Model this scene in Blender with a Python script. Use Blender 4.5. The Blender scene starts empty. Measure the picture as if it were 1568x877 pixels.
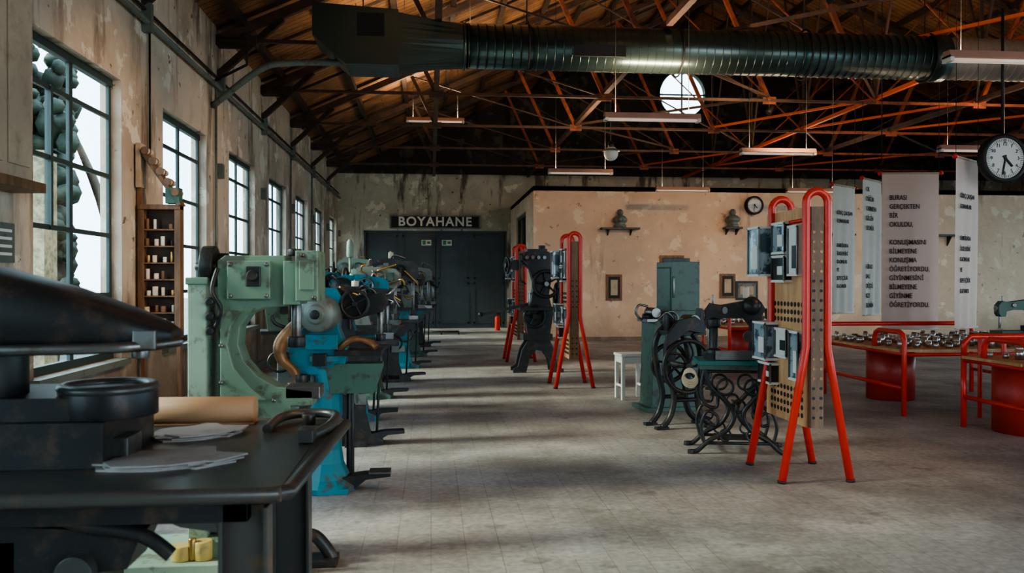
import bpy, bmesh, math, random
from mathutils import Vector, Matrix
random.seed(7)
PI=math.pi
# ---------------------------------------------------------------- materials
def mat(name,col,rough=.5,metal=0.,col2=None,scale=6.,lo=.55,hi=.62,bump=0.,var=.25,vscale=1.3,detail=7,stretch=(1,1,1),emit=0):
    m=bpy.data.materials.new(name); m.use_nodes=True
    nt=m.node_tree; N=nt.nodes; L=nt.links
    b=N['Principled BSDF']
    tc=N.new('ShaderNodeTexCoord'); mp=N.new('ShaderNodeMapping'); mp.inputs['Scale'].default_value=stretch
    L.new(tc.outputs['Object'],mp.inputs['Vector'])
    n=N.new('ShaderNodeTexNoise'); n.inputs['Scale'].default_value=scale; n.inputs['Detail'].default_value=detail; n.inputs['Roughness'].default_value=.65
    L.new(mp.outputs[0],n.inputs['Vector'])
    r=N.new('ShaderNodeValToRGB'); r.color_ramp.elements[0].position=lo; r.color_ramp.elements[1].position=hi
    c=(*col,1); c2=(*(col2 if col2 else col),1)
    r.color_ramp.elements[0].color=c; r.color_ramp.elements[1].color=c2
    L.new(n.outputs['Fac'],r.inputs['Fac'])
    n2=N.new('ShaderNodeTexNoise'); n2.inputs['Scale'].default_value=vscale; n2.inputs['Detail'].default_value=4
    L.new(mp.outputs[0],n2.inputs['Vector'])
    mr=N.new('ShaderNodeMapRange'); mr.inputs['From Min'].default_value=.3; mr.inputs['From Max'].default_value=.7
    mr.inputs['To Min'].default_value=1-var; mr.inputs['To Max'].default_value=1+var*.6
    L.new(n2.outputs['Fac'],mr.inputs['Value'])
    mx=N.new('ShaderNodeVectorMath'); mx.operation='SCALE'
    L.new(r.outputs['Color'],mx.inputs[0]); L.new(mr.outputs[0],mx.inputs['Scale'])
    L.new(mx.outputs[0],b.inputs['Base Color'])
    b.inputs['Roughness'].default_value=rough; b.inputs['Metallic'].default_value=metal
    if bump>0:
        bp=N.new('ShaderNodeBump'); bp.inputs['Strength'].default_value=bump; bp.inputs['Distance'].default_value=.02
        L.new(n.outputs['Fac'],bp.inputs['Height']); L.new(bp.outputs[0],b.inputs['Normal'])
    if emit:
        b.inputs['Emission Color'].default_value=c; b.inputs['Emission Strength'].default_value=emit
    return m

def plaster(name,base,stain,patch,dark,dlo=.60,dhi=.72,grime=None,gz=1.3):
    m=bpy.data.materials.new(name); m.use_nodes=True
    nt=m.node_tree; N=nt.nodes; L=nt.links; b=N['Principled BSDF']
    tc=N.new('ShaderNodeTexCoord')
    def noise(s,d,st=(1,1,1)):
        mp=N.new('ShaderNodeMapping'); mp.inputs['Scale'].default_value=st; L.new(tc.outputs['Object'],mp.inputs['Vector'])
        n=N.new('ShaderNodeTexNoise'); n.inputs['Scale'].default_value=s; n.inputs['Detail'].default_value=d; n.inputs['Roughness'].default_value=.62
        L.new(mp.outputs[0],n.inputs['Vector']); return n
    def ramp(n,a,c):
        r=N.new('ShaderNodeMapRange'); r.inputs['From Min'].default_value=a; r.inputs['From Max'].default_value=c; L.new(n.outputs['Fac'],r.inputs['Value']); return r
    def mix(f,a,c):
        x=N.new('ShaderNodeMixRGB'); L.new(f,x.inputs['Fac'])
        if isinstance(a,tuple): x.inputs['Color1'].default_value=(*a,1)
        else: L.new(a,x.inputs['Color1'])
        x.inputs['Color2'].default_value=(*c,1); return x.outputs[0]
    o=mix(ramp(noise(.8,8),.42,.62).outputs[0],base,stain)
    o=mix(ramp(noise(2.2,10),.57,.60).outputs[0],o,patch)
    o=mix(ramp(noise(1.6,9,(1.6,1.6,.3)),dlo,dhi).outputs[0],o,dark)
    o=mix(ramp(noise(5,10),.64,.66).outputs[0],o,dark)
    if grime:
        sep=N.new('ShaderNodeSeparateXYZ'); L.new(tc.outputs['Object'],sep.inputs[0])
        nn=noise(1.7,8); ad=N.new('ShaderNodeMath'); ad.operation='MULTIPLY_ADD'; ad.inputs[1].default_value=-2.2; L.new(nn.outputs['Fac'],ad.inputs[0]); L.new(sep.outputs['Z'],ad.inputs[2])
        r=N.new('ShaderNodeMapRange'); r.inputs['From Min'].default_value=gz-1.1+.35; r.inputs['From Max'].default_value=gz-1.1-.5; r.inputs['To Max'].default_value=.8; L.new(ad.outputs[0],r.inputs['Value'])
        o=mix(r.outputs[0],o,grime)
    L.new(o,b.inputs['Base Color']); b.inputs['Roughness'].default_value=.85
    bp=N.new('ShaderNodeBump'); bp.inputs['Strength'].default_value=.5; bp.inputs['Distance'].default_value=.02
    nn=noise(7,8); L.new(nn.outputs['Fac'],bp.inputs['Height']); L.new(bp.outputs[0],b.inputs['Normal'])
    return m

def brickmat(name,c1,c2,cm,bw,bh,mort,offset=.0,rough=.5,rot=(0,0,0),dirt=(.1,.08,.06),dlo=.5,dhi=.75,dscale=.7,bump=.15,pale=None):
    m=bpy.data.materials.new(name); m.use_nodes=True
    nt=m.node_tree; N=nt.nodes; L=nt.links; b=N['Principled BSDF']
    tc=N.new('ShaderNodeTexCoord'); mp=N.new('ShaderNodeMapping'); mp.inputs['Rotation'].default_value=rot
    L.new(tc.outputs['Object'],mp.inputs['Vector'])
    br=N.new('ShaderNodeTexBrick'); br.offset=offset
    br.inputs['Scale'].default_value=1; br.inputs['Brick Width'].default_value=bw; br.inputs['Row Height'].default_value=bh
    br.inputs['Mortar Size'].default_value=mort; br.inputs['Mortar Smooth'].default_value=.3
    br.inputs['Color1'].default_value=(*c1,1); br.inputs['Color2'].default_value=(*c2,1); br.inputs['Mortar'].default_value=(*cm,1)
    L.new(mp.outputs[0],br.inputs['Vector'])
    def mask(sc,a,c,det=9,st=None):
        n=N.new('ShaderNodeTexNoise'); n.inputs['Scale'].default_value=sc; n.inputs['Detail'].default_value=det; n.inputs['Roughness'].default_value=.6
        if st:
            q=N.new('ShaderNodeMapping'); q.inputs['Scale'].default_value=st; q.inputs['Location'].default_value=(3,7,1); L.new(tc.outputs['Object'],q.inputs['Vector']); L.new(q.outputs[0],n.inputs['Vector'])
        else: L.new(tc.outputs['Object'],n.inputs['Vector'])
        r=N.new('ShaderNodeMapRange'); r.inputs['From Min'].default_value=a; r.inputs['From Max'].default_value=c; L.new(n.outputs['Fac'],r.inputs['Value']); return n,r
    def mixc(f,c1_,c2_,k=1.0):
        x=N.new('ShaderNodeMixRGB')
        if k!=1.0:
            mm=N.new('ShaderNodeMath'); mm.operation='MULTIPLY'; mm.inputs[1].default_value=k; L.new(f,mm.inputs[0]); f=mm.outputs[0]
        L.new(f,x.inputs['Fac']); L.new(c1_,x.inputs['Color1']); x.inputs['Color2'].default_value=(*c2_,1); return x.outputs[0]
    col=br.outputs['Color']
    if pale:
        _,rp=mask(1.1,.5,.62,8,(1,1.4,1)); col=mixc(rp.outputs[0],col,pale,.75)
        _,rp=mask(3.5,.6,.7,8,(1,1,1)); col=mixc(rp.outputs[0],col,dirt,.8)
    n,r=mask(dscale,dlo,dhi)
    col=mixc(r.outputs[0],col,dirt,.85 if pale else 1)
    n2=N.new('ShaderNodeTexNoise'); n2.inputs['Scale'].default_value=22; n2.inputs['Detail'].default_value=6; L.new(tc.outputs['Object'],n2.inputs['Vector'])
    r2=N.new('ShaderNodeMapRange'); r2.inputs['From Min'].default_value=.3; r2.inputs['From Max'].default_value=.7; r2.inputs['To Min'].default_value=.78; r2.inputs['To Max'].default_value=1.18; L.new(n2.outputs['Fac'],r2.inputs['Value'])
    v=N.new('ShaderNodeVectorMath'); v.operation='SCALE'; L.new(col,v.inputs[0]); L.new(r2.outputs[0],v.inputs['Scale'])
    L.new(v.outputs[0],b.inputs['Base Color'])
    rr=N.new('ShaderNodeMapRange'); rr.inputs['To Min'].default_value=rough-.1; rr.inputs['To Max'].default_value=rough+.2; L.new(n.outputs['Fac'],rr.inputs['Value']); L.new(rr.outputs[0],b.inputs['Roughness'])
    bp=N.new('ShaderNodeBump'); bp.inputs['Strength'].default_value=bump; bp.inputs['Distance'].default_value=.01
    L.new(br.outputs['Fac'],bp.inputs['Height']); bp.invert=True; L.new(bp.outputs[0],b.inputs['Normal'])
    return m

def glassmat(name,tint=(.85,.95,.95),k=1.5):
    m=bpy.data.materials.new(name); m.use_nodes=True
    nt=m.node_tree; N=nt.nodes; L=nt.links; N.remove(N['Principled BSDF'])
    out=N['Material Output']; t=N.new('ShaderNodeBsdfTransparent'); t.inputs[0].default_value=(*tint,1)
    g=N.new('ShaderNodeBsdfGlossy'); g.inputs['Roughness'].default_value=.03
    f=N.new('ShaderNodeFresnel'); f.inputs[0].default_value=k
    n=N.new('ShaderNodeTexNoise'); n.inputs['Scale'].default_value=3
    tc=N.new('ShaderNodeTexCoord'); L.new(tc.outputs['Object'],n.inputs['Vector'])
    bp=N.new('ShaderNodeBump'); bp.inputs['Strength'].default_value=.08; L.new(n.outputs['Fac'],bp.inputs['Height']); L.new(bp.outputs[0],g.inputs['Normal'])
    x=N.new('ShaderNodeMixShader'); L.new(f.outputs[0],x.inputs[0]); L.new(t.outputs[0],x.inputs[1]); L.new(g.outputs[0],x.inputs[2]); L.new(x.outputs[0],out.inputs[0])
    return m

M_WALL=plaster('plaster_aged',(.58,.50,.40),(.40,.33,.26),(.68,.63,.53),(.19,.14,.10),.53,.66,(.14,.10,.07),1.05)
M_WALLB=plaster('plaster_back',(.50,.48,.39),(.36,.35,.28),(.66,.63,.52),(.12,.10,.08),.54,.63,(.17,.14,.11),.6)
M_PART=plaster('plaster_warm',(.74,.55,.39),(.62,.46,.33),(.78,.64,.48),(.36,.25,.17),.60,.74,(.45,.33,.24),.5)
M_GABLE=plaster('plaster_dark',(.05,.045,.035),(.03,.028,.025),(.10,.09,.07),(.015,.015,.015))  # dark-painted gable, tone varied by noise
M_FLOOR=brickmat('floor_tiles',(.345,.33,.31),(.305,.292,.275),(.22,.205,.19),.4,.2,.0035,.5,rough=.5,rot=(0,0,PI/2),dirt=(.165,.152,.14),dlo=.46,dhi=.64,dscale=.8,pale=(.44,.425,.405))
M_ROOF=brickmat('roof_boards',(.40,.20,.085),(.25,.12,.05),(.02,.01,.006),3.2,.17,.010,.37,rough=.7,dirt=(.08,.04,.022),dlo=.46,dhi=.70,dscale=1.3)
M_TIMBER=mat('timber_dark',(.04,.025,.017),.7,col2=(.09,.05,.028),scale=5,lo=.4,hi=.7)
M_TRUSS=mat('truss_redbrown',(.36,.09,.038),.6,col2=(.15,.05,.032),scale=5,lo=.45,hi=.62)  # redder tone, on most webs and the right-hand bottom chord
M_TRUSSB=mat('truss_brown',(.11,.06,.042),.6,col2=(.055,.037,.032),scale=5,lo=.45,hi=.65)  # browner tone, on top chords and left-hand members
M_ORANGE=mat('orange_steel',(.80,.15,.04),.5,var=.15)
M_WFRAME=mat('window_steel_green',(.025,.05,.05),.5,col2=(.07,.06,.05),scale=12,lo=.6,hi=.65)
M_GLASS=glassmat('window_glass',(.72,.87,.89))
M_DUCT=mat('duct_green_metal',(.085,.125,.12),.27,.8,var=.2)
M_DUCTW=mat('duct_pale',(.45,.41,.38),.35,.6)
M_GREEN=mat('enamel_sage_green',(.16,.26,.185),.42,col2=(.09,.11,.08),scale=7,lo=.55,hi=.62,bump=.05)
M_LGREEN=mat('enamel_pale_green',(.30,.42,.32),.48,col2=(.2,.22,.16),scale=7,lo=.56,hi=.62)
M_DGREEN=mat('enamel_dark_green',(.055,.12,.09),.45,col2=(.04,.05,.04),scale=8,lo=.54,hi=.62)
M_BLUE=mat('enamel_turquoise',(.015,.19,.25),.42,col2=(.06,.085,.085),scale=7,lo=.55,hi=.61)
M_TEAL=mat('tabletop_teal',(.02,.17,.16),.3,col2=(.03,.07,.07),scale=8,lo=.6,hi=.7)
M_IRON=mat('cast_iron_black',(.027,.03,.031),.42,.35,col2=(.085,.06,.045),scale=9,lo=.52,hi=.68)
M_STEEL=mat('worn_steel',(.22,.225,.22),.35,.9,col2=(.14,.09,.06),scale=7,lo=.5,hi=.7)
M_STEELD=mat('dark_steel_top',(.085,.088,.082),.36,.45,col2=(.20,.12,.075),scale=3.5,lo=.52,hi=.74)
M_GREYP=mat('grey_green_paint',(.17,.20,.18),.45,.2,col2=(.1,.09,.08),scale=8,lo=.56,hi=.66)
M_RUSTL=mat('rusty_lever',(.30,.15,.06),.42,.4,col2=(.13,.07,.035),scale=8,lo=.4,hi=.65)
M_RED=mat('red_powdercoat',(.66,.035,.018),.32,var=.06)
M_REDD=mat('red_drum',(.42,.03,.02),.4,var=.1)
M_PLY=mat('plywood',(.62,.36,.17),.55,col2=(.52,.28,.13),scale=3,lo=.4,hi=.6,stretch=(6,6,1))
M_WOOD=mat('wood_brown',(.24,.13,.065),.55,col2=(.13,.07,.035),scale=3,lo=.4,hi=.65,stretch=(6,6,1))
M_CREAM=mat('wood_cream',(.50,.41,.30),.6,col2=(.36,.28,.19),scale=5,lo=.5,hi=.7)
M_TAN=mat('leather_tan',(.44,.27,.15),.6,var=.15)
M_PAPER=mat('leather_scrap_grey',(.36,.34,.32),.7,col2=(.25,.23,.21),scale=5,lo=.5,hi=.7)
M_DOOR=mat('door_slate',(.055,.078,.088),.5,col2=(.075,.088,.088),scale=4,lo=.5,hi=.7)
M_BLACK=mat('black_matte',(.012,.012,.012),.6)
M_WHITE=mat('white_enamel',(.72,.71,.66),.45,var=.08)
M_LETTER=mat('sign_letter',(.78,.78,.70),.6,var=.05)
M_BANNER=mat('banner_cloth',(.68,.53,.46),.85,var=.08)
M_BANNERW=mat('banner_cloth_white',(.72,.65,.57),.85,var=.08)
M_TEXT=mat('printed_ink',(.04,.03,.03),.8)
M_BRASS=mat('brass',(.55,.35,.12),.35,.9)
M_YELLOW=mat('yellow_paint',(.60,.45,.14),.45,col2=(.35,.28,.14),scale=12,lo=.55,hi=.65)
M_CARD=mat('display_card_blue',(.42,.52,.57),.12,.2,col2=(.08,.12,.15),scale=7,lo=.47,hi=.54)
M_TIN=mat('tin_can',(.55,.55,.54),.28,.9)
M_SPOOL=mat('spool_thread',(.66,.58,.48),.7,col2=(.55,.38,.25),scale=9)
M_LEAF=mat('foliage',(.006,.016,.012),.7,col2=(.025,.045,.025),scale=5,lo=.4,hi=.6,bump=.6)
M_GROUND=mat('outdoor_ground',(.22,.21,.18),.9)
M_OUTWALL=mat('outdoor_rough_wall',(.36,.31,.21),.9,col2=(.14,.12,.08),scale=9,lo=.4,hi=.65,bump=.6)
M_TUBE=mat('fluorescent_tube',(.9,.72,.58),.4,emit=.2)
M_REDOXIDE=mat('lamp_housing',(.45,.26,.20),.45)
M_PINK=mat('signal_green',(.03,.25,.10),.5)

# ---------------------------------------------------------------- builder
def catmull(pts,sub=6,closed=False):
    P=[Vector(p) for p in pts]; out=[]; n=len(P)
    rng=range(n if closed else n-1)
    for i in rng:
        if closed: p0,p1,p2,p3=P[(i-1)%n],P[i],P[(i+1)%n],P[(i+2)%n]
        else: p0,p1,p2,p3=P[max(i-1,0)],P[i],P[i+1],P[min(i+2,n-1)]
        for k in range(sub):
            t=k/sub
            out.append(.5*((2*p1)+(-p0+p2)*t+(2*p0-5*p1+4*p2-p3)*t*t+(-p0+3*p1-3*p2+p3)*t**3))
    if not closed: out.append(P[-1].copy())
    return out
class B:
    def __init__(s,name): s.name=name; s.V=[]; s.F=[]; s.FM=[]; s.FS=[]; s.mats=[]; s.X=Matrix.Identity(4)
    def mi(s,m):
        if m not in s.mats: s.mats.append(m)
        return s.mats.index(m)
    def add(s,vs,fs,m,smooth=False):
        o=len(s.V); s.V+= [s.X@Vector(v) for v in vs]; k=s.mi(m)
        for i,f in enumerate(fs):
            s.F.append([o+a for a in f]); s.FM.append(k)
            s.FS.append(smooth[i] if isinstance(smooth,list) else smooth)
    def box(s,c,sz,m,rot=(0,0,0),top=(1,1)):
        R=Matrix.Translation(Vector(c))@(Matrix.Rotation(rot[2],4,'Z')@Matrix.Rotation(rot[1],4,'Y')@Matrix.Rotation(rot[0],4,'X'))
        hx,hy,hz=sz[0]/2,sz[1]/2,sz[2]/2
        vs=[R@Vector((x*hx*(top[0] if z>0 else 1),y*hy*(top[1] if z>0 else 1),z*hz)) for z in(-1,1) for y in(-1,1) for x in(-1,1)]
        s.add(vs,[[0,2,3,1],[4,5,7,6],[0,1,5,4],[2,6,7,3],[0,4,6,2],[1,3,7,5]],m)
    def b2(s,lo,hi,m):
        s.box([(a+b)/2 for a,b in zip(lo,hi)],[abs(b-a) for a,b in zip(lo,hi)],m)
    def beam(s,p,q,w,h,m):
        p=Vector(p);q=Vector(q);d=(q-p); l=d.length; d.normalize()
        up=Vector((0,0,1)) if abs(d.z)<.95 else Vector((0,1,0))
        a=d.cross(up).normalized(); u=a.cross(d).normalized()
        vs=[]
        for e in(p,q):
            for i,j in((-1,-1),(1,-1),(1,1),(-1,1)): vs.append(e+a*i*w/2+u*j*h/2)
        s.add(vs,[[0,1,2,3],[7,6,5,4],[0,4,5,1],[1,5,6,2],[2,6,7,3],[3,7,4,0]],m)
    def tube(s,pts,r,m,n=10,closed=False,smooth=False,sub=6,radii=None):
        if smooth:
            if radii: 
                rr=catmull([(x,0,0) for x in radii],sub,closed); radii=[v.x for v in rr]
            pts=catmull(pts,sub,closed)
        P=[Vector(p) for p in pts]; N=len(P)
        T=[]
        for i in range(N):
            a=P[(i-1)%N] if (closed or i>0) else P[i]; b=P[(i+1)%N] if (closed or i<N-1) else P[i]
            T.append((b-a).normalized())
        u=T[0].orthogonal().normalized(); vs=[]
        for i in range(N):
            u=(u-T[i]*u.dot(T[i]))
            if u.length<1e-6: u=T[i].orthogonal()
            u.normalize(); w=T[i].cross(u); R=radii[i] if radii else r
            for k in range(n):
                a=2*PI*k/n; vs.append(P[i]+(u*math.cos(a)+w*math.sin(a))*R)
        fs=[];sm=[]
        for i in range(N if closed else N-1):
            j=(i+1)%N
            for k in range(n):
                l=(k+1)%n; fs.append([i*n+k,i*n+l,j*n+l,j*n+k]); sm.append(True)
        if not closed:
            fs.append([k for k in range(n)][::-1]); sm.append(False); fs.append([(N-1)*n+k for k in range(n)]); sm.append(False)
        s.add(vs,fs,m,sm)
    def cyl(s,p,q,r,m,r2=None,n=20):
        s.tube([p,q],r,m,n=n,radii=[r,r if r2 is None else r2])
    def lathe(s,prof,o,ax,m,n=24,smooth=True):
        ax=Vector(ax).normalized(); u=ax.orthogonal().normalized(); w=ax.cross(u); o=Vector(o); vs=[];fs=[]
        for (r,z) in prof:
            for k in range(n):
                a=2*PI*k/n; vs.append(o+ax*z+(u*math.cos(a)+w*math.sin(a))*max(r,1e-4))
        for i in range(len(prof)-1):
            for k in range(n):
                l=(k+1)%n; fs.append([i*n+k,i*n+l,(i+1)*n+l,(i+1)*n+k])
        s.add(vs,fs,m,smooth)
    def sph(s,c,r,m,n=16,sc=(1,1,1),rings=10):
        prof=[(r*math.sin(PI*i/rings),-r*math.cos(PI*i/rings)) for i in range(rings+1)]
        vs=[];fs=[]
        for (rr,z) in prof:
            for k in range(n):
                a=2*PI*k/n; vs.append(Vector(c)+Vector((rr*math.cos(a)*sc[0],rr*math.sin(a)*sc[1],z*sc[2])))
        for i in range(rings):
            for k in range(n):
                l=(k+1)%n; fs.append([i*n+k,i*n+l,(i+1)*n+l,(i+1)*n+k])
        s.add(vs,fs,m,True)
    def torus(s,c,ax,R,r,m,n=32,k=8):
        ax=Vector(ax).normalized(); u=ax.orthogonal().normalized(); w=ax.cross(u); c=Vector(c)
        s.tube([c+(u*math.cos(2*PI*i/n)+w*math.sin(2*PI*i/n))*R for i in range(n)],r,m,n=k,closed=True)
    def wheel(s,c,ax,R,r,m,spokes=5,hub=.04,curve=0):
        s.torus(c,ax,R,r,m); ax=Vector(ax).normalized(); u=ax.orthogonal().normalized(); w=ax.cross(u); c=Vector(c)
        s.cyl(c-ax*r*1.6,c+ax*r*1.6,hub,m)
        for i in range(spokes):
            a=2*PI*i/spokes+.3
            if curve:
                mid=c+(u*math.cos(a+curve)+w*math.sin(a+curve))*R*.55
                s.tube([c,mid,c+(u*math.cos(a)+w*math.sin(a))*R],r*.6,m,n=6,smooth=True,sub=4)
            else: s.cyl(c,c+(u*math.cos(a)+w*math.sin(a))*R,r*.6,m,n=6)
    def prism(s,pts,plane,off,th,m):
        def P(a,b,t):
            return {'XZ':(a,t,b),'YZ':(t,a,b),'XY':(a,b,t)}[plane]
        n=len(pts); vs=[P(a,b,off-th/2) for a,b in pts]+[P(a,b,off+th/2) for a,b in pts]
        fs=[list(range(n))[::-1],[n+i for i in range(n)]]+[[i,(i+1)%n,n+(i+1)%n,n+i] for i in range(n)]
        s.add(vs,fs,m)
    def done(s,loc=(0,0,0),rz=0,bevel=0,parent=None):
        me=bpy.data.meshes.new(s.name); me.from_pydata([tuple(v) for v in s.V],[],s.F)
        for m in s.mats: me.materials.append(m)
        me.polygons.foreach_set('material_index',s.FM); me.polygons.foreach_set('use_smooth',s.FS)
        bm=bmesh.new(); bm.from_mesh(me); bmesh.ops.recalc_face_normals(bm,faces=bm.faces); bm.to_mesh(me); bm.free()
        me.update()
        o=bpy.data.objects.new(s.name,me); bpy.context.scene.collection.objects.link(o)
        o.location=loc; o.rotation_euler=(0,0,rz)
        if bevel:
            b=o.modifiers.new('bevel','BEVEL'); b.width=bevel; b.segments=2; b.limit_method='ANGLE'; b.angle_limit=math.radians(50); b.use_clamp_overlap=True
        if parent: o.parent=parent
        return o
def text(body,size,loc,m,parent,rot=(PI/2,0,0),ext=.002,align='CENTER',name='lettering',sp=1,bold=0,sx=1):
    c=bpy.data.curves.new(name,'FONT'); c.body=body; c.size=size; c.extrude=ext; c.align_x=align; c.align_y='CENTER'; c.space_line=sp
    c.offset=bold
    o=bpy.data.objects.new(name,c); bpy.context.scene.collection.objects.link(o); o.location=loc; o.rotation_euler=rot; o.scale=(sx,1,1); c.materials.append(m); o.parent=parent
    return o

# ---------------------------------------------------------------- room shell
XL,XR,YB,YF=-3.0,19.9,28.0,-4.0
RX=8.45; SL=math.tan(math.radians(24)); ZR0=5.0
WT=.2; REC=.11
def roofz(x): return ZR0+(min(x,2*RX-x)-XL)*SL
WIN0=[6.75+3.14*i for i in range(7)]
ww=1.85; zs,zt=.8,3.5
def wall_x(name,x0,x1,openings,m,wid,top):
    w=B(name)
    w.b2((x0,YF,0),(x1,YB,zs),m); w.b2((x0,YF,top),(x1,YB,5.14),m)
    e=YF
    for y in openings:
        w.b2((x0,e,zs),(x1,y,top),m); e=y+wid
    w.b2((x0,e,zs),(x1,YB,top),m)
    return w.done()
lw=[6.75-3.14*3,6.75-3.14*2,6.75-3.14]
WR,TR=2.7,4.5  # unseen right-wall windows, made oversized to let in more light
wall_x('wall_left',XL-WT,XL,lw+WIN0,M_WALL,ww,zt)
wall_x('wall_right',XR,XR+WT,lw+WIN0[:5],M_WALL,WR,TR)
fl=B('floor'); fl.b2((XL-.3,YF-.3,-.15),(XR+.3,YB+.3,0),M_FLOOR); fl.done()
fw=B('wall_front'); fw.b2((XL,YF-.3,0),(3,YF,4.2),M_WALL); fw.b2((14,YF-.3,0),(XR,YF,4.2),M_WALL); fw.b2((XL,YF-.3,4.2),(XR,YF,5.14),M_WALL)  # unseen wall; its wide opening is there to add daylight
fw.prism([(XL,5.14),(XR,5.14),(RX,roofz(RX)+.14)],'XZ',YF-.15,.3,M_WALL); fw.done()
dx0,dx1,dh=-2.18,2.5,3.2
for nm,lo,hi in (('wall_back_left',(XL,YB,0),(dx0,YB+.35,5.05)),('wall_back_right',(dx1,YB,0),(XR,YB+.35,5.05)),('wall_back_lintel',(dx0,YB,dh),(dx1,YB+.35,5.05))):
    bw=B(nm); bw.b2(lo,hi,M_WALLB); bw.done()
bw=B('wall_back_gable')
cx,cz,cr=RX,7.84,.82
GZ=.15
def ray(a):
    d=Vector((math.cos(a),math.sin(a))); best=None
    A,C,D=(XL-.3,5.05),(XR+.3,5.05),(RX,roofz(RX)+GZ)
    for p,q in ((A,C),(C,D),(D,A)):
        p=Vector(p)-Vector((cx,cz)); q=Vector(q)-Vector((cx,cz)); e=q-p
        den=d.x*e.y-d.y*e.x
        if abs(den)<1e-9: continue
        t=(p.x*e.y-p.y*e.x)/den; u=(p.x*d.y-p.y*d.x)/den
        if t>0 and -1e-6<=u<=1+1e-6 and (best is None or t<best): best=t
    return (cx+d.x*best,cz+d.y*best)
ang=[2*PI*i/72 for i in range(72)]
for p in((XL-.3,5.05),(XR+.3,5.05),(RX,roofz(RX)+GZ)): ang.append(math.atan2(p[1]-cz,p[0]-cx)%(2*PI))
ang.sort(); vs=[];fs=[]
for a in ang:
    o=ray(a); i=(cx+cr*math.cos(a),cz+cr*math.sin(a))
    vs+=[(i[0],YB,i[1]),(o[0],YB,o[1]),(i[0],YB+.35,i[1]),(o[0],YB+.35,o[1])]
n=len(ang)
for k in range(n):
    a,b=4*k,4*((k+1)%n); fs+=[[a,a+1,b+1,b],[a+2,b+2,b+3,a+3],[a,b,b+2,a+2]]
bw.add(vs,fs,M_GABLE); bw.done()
rw=B('window_8'); rw.torus((cx,YB-.01,cz),(0,1,0),cr,.05,M_WFRAME,n=48)
rw.box((cx,YB+.1,cz),(.05,.05,cr*2),M_WFRAME); rw.box((cx,YB+.1,cz),(cr*2,.05,.05),M_WFRAME)
rw.lathe([(0.001,0),(cr,0)],(cx,YB+.12,cz),(0,1,0),M_GLASS,n=48,smooth=False); rw.done()
rf=B('ceiling')
zr=roofz(RX)
for s0,s1 in(((XL-.6),RX),(XR+.6,RX)):
    z0=ZR0-.6*SL+.12
    rf.prism([(s0,z0),(s1,zr+.12),(s1,zr+.24),(s0,z0+.12)],'XZ',(YF+YB)/2,YB-YF+1.2,M_ROOF)
rf.done()
pu=B('roof_purlins'); 
for side in(-1,1):
    for k in range(0,12):
        t=k*1.02+.35
        x=(XL+t) if side<0 else (XR-t)
        if abs(x-RX)<.2: continue
        pu.beam((x,YF,roofz(x)+.05),(x,YB,roofz(x)+.05),.09,.13,M_TIMBER)
pu.beam((RX,YF,zr+.02),(RX,YB,zr+.02),.12,.2,M_TIMBER)
for y in [YF+.6+1.57*i for i in range(20)]:
    for sd in(1,-1):
        pu.beam((RX+(XL-RX)*sd,y,ZR0+.10),(RX,y,zr+.10),.05,.05,M_TIMBER)
pu.done()
TY=[-.2,2.95,6.1,9.22,12.36,15.5,18.65,21.8,24.95]
bn=[.1,3.2,6.35]
for ty in TY:
    t=B('roof_truss'); z0=4.95
    for sd in(1,-1):
        f=lambda x:(RX+(x-RX)*sd)
        t.beam((f(XL),ty,ZR0-.05),(f(RX),ty,zr-.05),.10,.13,M_TRUSSB)
        tops=[]
        for i,xb in enumerate(bn):
            L_=.407*(xb-XL)
            tp=(xb-.4067*L_,z0+.9135*L_)
            mm=M_TRUSSB if (sd>0 and i<1) else M_TRUSS
            t.beam((f(xb),ty,z0),(f(tp[0]),ty,tp[1]-.1),.07,.07,mm)
            t.box((f(xb),ty,z0),(.26,.03,.14),mm)
            tops.append(tp)
        nodes=bn+[RX]
        for i,tp in enumerate(tops):
            t.beam((f(tp[0]),ty,tp[1]-.1),(f(nodes[i+1]),ty,z0),.026,.026,M_TRUSSB if i<2 else M_TRUSS)
        t.beam((f(XL-.05),ty,z0),(f(RX),ty,z0),.05,.05,M_TRUSSB if sd>0 else M_TRUSS)
        t.box((f(XL+.25),ty,4.93),(.6,.22,.14),M_TIMBER)
        t.beam((f(XL),ty,4.45),(f(XL+.9),ty,ZR0+.9*SL-.12),.09,.09,M_TIMBER)
    t.beam((RX,ty,z0),(RX,ty,zr),.04,.04,M_TRUSSB)
    t.done()
br=B('roof_bracing')
for x in(.1,3.2,10.5,13.7): br.beam((x,YF,5.03),(x,YB,5.03),.09,.09,M_TRUSSB)
br.beam((RX,YF,5.03),(RX,YB,5.03),.07,.07,M_ORANGE)
for i in range(3,8):
    a,b=TY[i],TY[i+1] if i+1<len(TY) else YB
    for (p,q) in((3.2,6.35),(RX,10.5),(6.35,RX),(10.5,13.7)):
        if (i%2)==0: br.beam((p,a,5.02),(q,b,5.02),.035,.035,M_TRUSSB)
        else: br.beam((q,a,5.02),(p,b,5.02),.045,.045,M_ORANGE if p>6 else M_TRUSSB)
for i in range(3,8): br.beam((RX,TY[i],5),(RX,TY[i]+1.57,zr-.2),.04,.04,M_TRUSSB); br.beam((RX,TY[i+1],5),(RX,TY[i]+1.57,zr-.2),.04,.04,M_TRUSSB)
br.done()

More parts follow.
